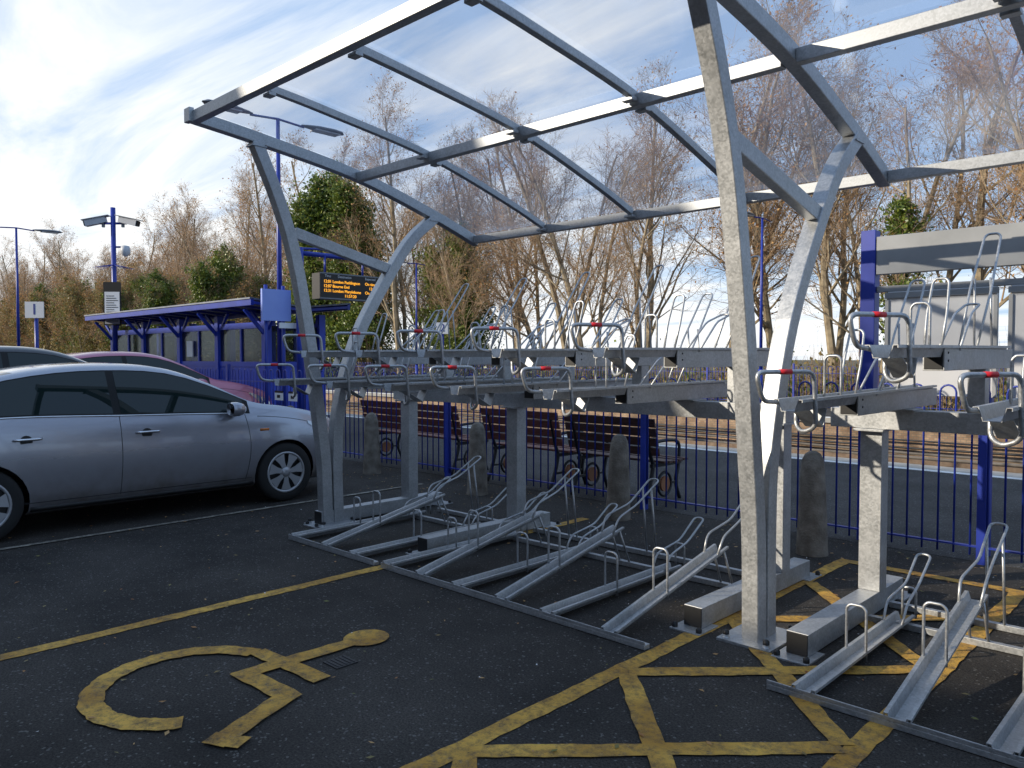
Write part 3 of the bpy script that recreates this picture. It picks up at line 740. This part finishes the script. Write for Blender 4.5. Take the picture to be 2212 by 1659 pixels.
b.tube([(0,0,4.4),(.25,0,4.4)],.025,'blue',8); b.revolve([(.02,.14),(.1,.12),(.12,0),(.1,-.09),(.04,-.14)],(.3,0,4.3),'paleg',12)
for j in range(14):
    a=2*math.pi*j/14; b.tube([(0,0,3.95),(.5*math.cos(a),.5*math.sin(a),3.85)],.008,'blue',4,rads=[.012,.002])
b.obj('pole_and_cameras',e); e.rotation_euler=(0,0,R(44))

# ---------------------------------------------------------------- information board (rear)
e=empty('information_board'); b=B()
for x in (-2.46,.1): b.box(x-.06,x+.06,6.94,7.06,0,2.68,'blue')
b.box(-2.395,.035,6.95,7.03,2.30,2.62,'greyp')
b.box(-2.395,.035,6.97,7.03,2.15,2.20,'greyp')
for a,c_ in ((-2.30,-1.50),(-1.40,-.62),(-.52,-.02)):
    b.box(a,c_,6.96,7.05,1.28,2.148,'paleg'); b.box(a-.02,c_+.02,6.945,6.958,2.09,2.14,'greyp')
    b.box(a-.015,a+.015,6.94,6.957,1.28,2.08,'greyp'); b.box(c_-.015,c_+.015,6.94,6.957,1.28,2.08,'greyp')
b.box(-1.62,-1.54,7.06,7.14,0,1.5,'blue')
b.obj('posts_and_panels',e,bevel=.004)

# ---------------------------------------------------------------- unseen building behind camera, added and shaped to shade the foreground
def gable(b,x0,x1,ze,zr,k):
    b.add([(x0,-15.4,ze),(x1,-15.4,ze),(x1,-10.75,zr),(x0,-10.75,zr),(x1,-6.1,ze),(x0,-6.1,ze)],[(0,1,2,3),(3,2,4,5),(0,3,5),(1,4,2)],k)
GX0,GX1=-16.2,-7.6  # low gap in the added building, shaped to let a sun patch through
e=empty('shade_building'); b=B()
b.box(-40,GX0,-15,-6.5,0,7.2,'brickh'); b.box(GX0+.01,GX1-.01,-14.8,-6.7,0,4.2,'brickh'); b.box(GX1,8,-15,-6.5,0,7.2,'brickh')
b.obj('walls',e)
b=B(); gable(b,-40.3,GX0,7.2,11.0,'slate'); gable(b,GX0+.01,GX1-.01,4.2,7.15,'slate'); gable(b,GX1,8.3,7.2,11.0,'slate'); b.obj('roof',e)
b=B()
for i in range(12):
    x=-38+i*3.8
    if GX0-1.5<x<GX1+.2: continue
    for z in (1.0,4.4):
        b.box(x,x+1.3,-6.5,-6.47,z,z+1.9,'white'); b.box(x+.08,x+1.22,-6.47,-6.46,z+.08,z+1.82,'glass'); b.box(x-.1,x+1.4,-6.5,-6.4,z-.15,z-.02,'stone')
b.obj('windows_and_door',e)

# ---------------------------------------------------------------- trees
def tree_mesh(name,seed,H=14,ivy=0,ivyr=1.2,dead=900,spread=.5,trunks=1,ivyh=.8,nch=(15,6,6,5),lk='ivy',lsz=(.06,.12)):
    rnd=random.Random(seed); V=[];F=[];MI=[]
    leafp=[];ivyp=[]
    def tube(P,Rr,n,mi):
        o=len(V)
        for i,p in enumerate(P):
            t=(P[min(i+1,len(P)-1)]-P[max(i-1,0)]).normalized()
            a=t.cross(Vector((.3,.9,.1))).normalized(); b_=t.cross(a)
            for j in range(n):
                th=2*math.pi*j/n; V.append(p+a*(math.cos(th)*Rr[i])+b_*(math.sin(th)*Rr[i]))
        for i in range(len(P)-1):
            for j in range(n): F.append((o+i*n+j,o+i*n+(j+1)%n,o+(i+1)*n+(j+1)%n,o+(i+1)*n+j)); MI.append(mi)
    def grow(p,d,L,r,lv):
        segs=(10,6,4,3,2)[lv]; P=[p.copy()];Rr=[r]; q=p.copy(); dd=d.copy()
        for i in range(segs):
            wob=(.07,.13,.17,.2,.2)[lv]
            dd=(dd+Vector((rnd.gauss(0,wob),rnd.gauss(0,wob),rnd.gauss(0,wob*.6)+ (.02,.12,.09,.06,.03)[lv]))).normalized()
            q=q+dd*(L/segs); P.append(q.copy()); Rr.append(r*(1-(i+1)/segs*(.75 if lv<3 else .6)))
        tube(P,Rr,(7,5,4,3,3)[lv],0 if lv<2 else 1)
        if lv<=1 and ivy:
            for i in range(len(P)-1):
                if P[i].z<H*ivyh and (lv==0 or i<4): ivyp.append((P[i],P[i+1],1.0 if lv==0 else .55))
        if lv==4: leafp.append(q); return
        nchild=nch[lv]
        for c_ in range(nchild):
            lo=(.18,.2,.15,.1)[lv]; t=lo+(1-lo)*(c_+rnd.random())/nchild
            k=min(len(P)-2,int(t*segs)); f=t*segs-k; bp=P[k].lerp(P[k+1],min(1,f)); br=Rr[k]*(1-f)+Rr[k+1]*min(1,f)
            axis=(P[k+1]-P[k]).normalized()
            side=axis.cross(Vector((rnd.gauss(0,1),rnd.gauss(0,1),rnd.gauss(0,1)))).normalized()
            ang=(.75,.7,.7,.75)[lv]*rnd.uniform(.6,1.25)
            nd=(axis*math.cos(ang)+side*math.sin(ang)).normalized()
            ln=(H*spread*(1.05-t*.65),L*.55*(1.15-t*.5),L*.55,L*.6)[lv]*rnd.uniform(.7,1.2)
            grow(bp,nd,ln,max(.0055,br*(.48,.5,.5,.55)[lv]),lv+1)
    for k in range(trunks):
        off=Vector((rnd.uniform(-.8,.8),rnd.uniform(-.8,.8),0)) if trunks>1 else Vector((0,0,0))
        grow(Vector((0,0,-.2))+off,Vector((rnd.gauss(0,.08),rnd.gauss(0,.08),1)).normalized(),H*.95*(1-.15*k),.013*H*(1-.2*k),0)
    def quad(p,s,mi):
        n=Vector((rnd.gauss(0,1),rnd.gauss(0,1),rnd.gauss(0,1)+.3)).normalized(); a=n.cross(Vector((rnd.random(),rnd.random(),rnd.random()))).normalized(); b_=n.cross(a)
        o=len(V); 
        for u,v in ((-1,0),(0,-.6),(1,0),(0,.6)): V.append(p+a*u*s+b_*v*s)
        F.append((o,o+1,o+2,o+3)); MI.append(mi)
    for i in range(dead):
        p=rnd.choice(leafp); quad(p+Vector((rnd.gauss(0,.15),rnd.gauss(0,.15),rnd.gauss(0,.15)-.05)),rnd.uniform(.035,.075),2)
    if ivy and ivyp:
        clumps=[]
        for i in range(max(1,int(ivy/80))):
            a,b_,w=rnd.choice(ivyp); t=rnd.random(); p=a.lerp(b_,t); th=rnd.random()*6.28
            rr=ivyr*w*(1-.7*p.z/H)*rnd.random()**.55; clumps.append((p+Vector((math.cos(th)*rr,math.sin(th)*rr,rnd.gauss(0,.3))),rnd.choice((.18,.28,.4,.6))))
        for c_,s in clumps:
            ex=(rnd.uniform(.7,1.3),rnd.uniform(.7,1.3),rnd.uniform(.6,1.6))
            for j in range(80):
                v=Vector((rnd.gauss(0,.62)*ex[0],rnd.gauss(0,.62)*ex[1],rnd.gauss(0,.6)*ex[2]))*s
                quad(c_+v,rnd.uniform(*lsz),3)
    me=bpy.data.meshes.new(name); me.from_pydata([tuple(v) for v in V],[],F)
    for k in ('bark','twig','dead',lk): me.materials.append(M[k])
    me.polygons.foreach_set('material_index',MI); me.update()
    return me
bare=[tree_mesh('bare_tree_mesh',s,H=h,dead=d,spread=sp,trunks=t,nch=n) for s,h,d,sp,t,n in ((1,15,1500,.36,1,(18,7,6,5)),(2,14,300,.32,2,(14,7,6,5)),(3,13,900,.40,1,(17,7,6,6)),(4,15,3000,.32,2,(14,6,6,5)))]
ivyt=[tree_mesh('ivy_tree_mesh',s,H=h,ivy=iv,ivyr=r,dead=400,spread=sp,trunks=t,ivyh=ih) for s,h,iv,r,t,ih,sp in ((11,12,80000,3.2,1,.97,.32),(12,11,45000,2.6,2,.9,.34),(13,14,9000,.9,1,.62,.3),(14,11,22000,2.0,2,.75,.40))]
scr=[tree_mesh('scrub_tree_mesh',s,H=h,ivy=iv,ivyr=2.6,dead=2500,spread=.42,trunks=2,ivyh=.95,nch=(13,6,6,5),lk='scrub',lsz=(.05,.10)) for s,h,iv in ((21,8,14000),(22,9,9000))]
def plant(me,name,x,y,s=1,sz=None):
    o=bpy.data.objects.new(name,me); COL.objects.link(o); o.location=(x,y,-.1); o.rotation_euler=(0,0,random.random()*6.28); o.scale=(s,s,sz or s)
x=6
while x>-150:
    st=1.8 if x>-40 else 2.6
    y=random.uniform(26.5,34) if x>-40 else random.uniform(30,40)
    plant(random.choice(bare),'bare_tree',x,y,random.uniform(.8,1.15)*(1.1 if x>-18 else .93 if x>-50 else 1.08)); x-=st*random.uniform(.7,1.3)
for x,y,k,s in [(-8.4,27,2,.74),(-30.5,28,1,.84),(-32.5,28.5,2,.8),(-38.5,27,0,.98),(-41.5,26.5,0,1.04),(-44.5,26.5,1,1.0),(-47,27.5,3,.85),(-52.5,26.5,1,.90),(-55,27.5,3,.9),(-60,27,3,.95),(-64,27,1,.8),(-68,27,3,.95),(-73,26.5,3,.9),(-78,27,1,.85),(-83,27,3,1),(-90,28,3,1.0),(-98,28,1,.9),(-108,30,3,1.),(-3,29,2,.9)]:
    plant(ivyt[k],'ivy_covered_tree',x,y,s)
x=-47
while x>-150:
    plant(random.choice(scr),'scrub_tree',x,random.uniform(26,29.5),random.uniform(.8,1.25)); x-=random.uniform(1.8,3.4)
rnd=random.Random(5); V=[];F=[];MI=[]
def q2(p,s,mi,al=None):
    n=Vector((rnd.gauss(0,1),rnd.gauss(0,1),rnd.gauss(0,1))).normalized(); a=n.cross(Vector((rnd.random(),rnd.random(),rnd.random()+.1))).normalized(); b_=n.cross(a); o=len(V)
    for u,v in ((-1,0),(0,-.6),(1,0),(0,.6)): V.append(p+a*u*s+b_*v*s)
    F.append((o,o+1,o+2,o+3)); MI.append(mi)
for i in range(620):
    x=8-(rnd.random()**1.25)*150; y=rnd.uniform(25.2,31); tall=(.9+.9*rnd.random()) if x>-36 else (1.5+2.5*rnd.random())
    s=rnd.uniform(.5,1.1)*(1 if x>-36 else 1.5)
    mi=rnd.choice((0,0,1)) 
    for j in range(85):
        v=Vector((rnd.gauss(0,s*.6),rnd.gauss(0,s*.5),abs(rnd.gauss(0,tall*.45))))
        q2(Vector((x,y,-.05))+v,rnd.uniform(.05,.12)*(1 if x>-40 else 1.6),mi)
    for j in range(14):
        a=Vector((x+rnd.gauss(0,s*.4),y+rnd.gauss(0,.3),0)); bb=a+Vector((rnd.gauss(0,.5),rnd.gauss(0,.5),tall*rnd.uniform(.8,1.7))); o=len(V); w=.012
        V.extend([a+Vector((-w,0,0)),a+Vector((w,0,0)),bb]); F.append((o,o+1,o+2)); MI.append(2)
        o=len(V); V.extend([a+Vector((0,-w,0)),a+Vector((0,w,0)),bb]); F.append((o,o+1,o+2)); MI.append(2)
me=bpy.data.meshes.new('undergrowth'); me.from_pydata([tuple(v) for v in V],[],F)
for k in ('scrub','ivy','twig'): me.materials.append(M[k])
me.polygons.foreach_set('material_index',MI); o=bpy.data.objects.new('undergrowth',me); COL.objects.link(o)

# ---------------------------------------------------------------- sky, sun
SD=Vector((-.60,-.80,0)).normalized(); EL=R(21)
w=bpy.data.worlds.new('World'); bpy.context.scene.world=w; w.use_nodes=True; nt=w.node_tree
bg=nt.nodes['Background']; sky=nt.nodes.new('ShaderNodeTexSky'); sky.sky_type='NISHITA'; sky.sun_disc=False
sky.sun_elevation=EL; sky.sun_rotation=math.atan2(SD.x,SD.y)%(2*math.pi); sky.air_density=1.0; sky.dust_density=.8; sky.ozone_density=1.5
tc=nt.nodes.new('ShaderNodeTexCoord'); sp=nt.nodes.new('ShaderNodeSeparateXYZ'); nt.links.new(tc.outputs['Generated'],sp.inputs[0])
def math_(op,a,b_=None):
    n=nt.nodes.new('ShaderNodeMath'); n.operation=op
    for i,v in enumerate((a,b_)):
        if v is None: continue
        if isinstance(v,(int,float)): n.inputs[i].default_value=v
        else: nt.links.new(v,n.inputs[i])
    return n.outputs[0]
zz=math_('ADD',math_('MAXIMUM',sp.outputs[2],0),.12)
cx=nt.nodes.new('ShaderNodeCombineXYZ'); nt.links.new(math_('DIVIDE',sp.outputs[0],zz),cx.inputs[0]); nt.links.new(math_('DIVIDE',sp.outputs[1],zz),cx.inputs[1])
mp=nt.nodes.new('ShaderNodeMapping'); mp.inputs['Rotation'].default_value=(0,0,R(-35)); mp.inputs['Scale'].default_value=(.4,1.4,1); nt.links.new(cx.outputs[0],mp.inputs[0])
n=nt.nodes.new('ShaderNodeTexNoise'); n.inputs['Scale'].default_value=1.7; n.inputs['Detail'].default_value=9; n.inputs['Roughness'].default_value=.6; n.inputs['Distortion'].default_value=.6
nt.links.new(mp.outputs[0],n.inputs[0])
dot=nt.nodes.new('ShaderNodeVectorMath'); dot.operation='DOT_PRODUCT'; nt.links.new(tc.outputs['Generated'],dot.inputs[0]); dot.inputs[1].default_value=(-.93,-.05,-.35)
m_=math_('MULTIPLY',math_('SUBTRACT',dot.outputs['Value'],.45),.42)
msk=math_('ADD',math_('MULTIPLY',n.outputs['Fac'],1.25),math_('SUBTRACT',m_,.12))
hz=math_('MULTIPLY',math_('POWER',math_('SUBTRACT',1,math_('MAXIMUM',sp.outputs[2],0)),9),.40)
msk=math_('ADD',msk,hz)
r=nt.nodes.new('ShaderNodeValToRGB'); r.color_ramp.elements[0].position=.42; r.color_ramp.elements[1].position=.76; nt.links.new(msk,r.inputs[0])
hz2=nt.nodes.new('ShaderNodeMix'); hz2.data_type='RGBA'; hz2.inputs[0].default_value=.70; nt.links.new(sky.outputs[0],hz2.inputs[6]); hz2.inputs[7].default_value=(3.7,5.3,7.9,1)
mx=nt.nodes.new('ShaderNodeMix'); mx.data_type='RGBA'; nt.links.new(r.outputs[0],mx.inputs[0]); nt.links.new(hz2.outputs[2],mx.inputs[6]); mx.inputs[7].default_value=(7.8,8.0,8.1,1)
nt.links.new(mx.outputs[2],bg.inputs[0]); bg.inputs[1].default_value=.14
sd=bpy.data.lights.new('sun','SUN'); sd.energy=5.0; sd.angle=R(.5); sd.color=(1,.89,.72); so=bpy.data.objects.new('sun',sd); COL.objects.link(so)
dirv=Vector((SD.x*math.cos(EL),SD.y*math.cos(EL),math.sin(EL))); so.rotation_euler=dirv.to_track_quat('Z','Y').to_euler(); so.location=(-20,-30,30)

# ---------------------------------------------------------------- camera
cd=bpy.data.cameras.new('camera'); co=bpy.data.objects.new('camera',cd); COL.objects.link(co)
co.location=(0,0,1.6); co.rotation_euler=(R(90-2.01),0,R(44)); cd.sensor_width=36; cd.lens=27.34; cd.clip_end=2000; cd.clip_start=.05
sc=bpy.context.scene; sc.camera=co; sc.view_settings.view_transform='Standard'; sc.view_settings.look='None'; sc.view_settings.exposure=0
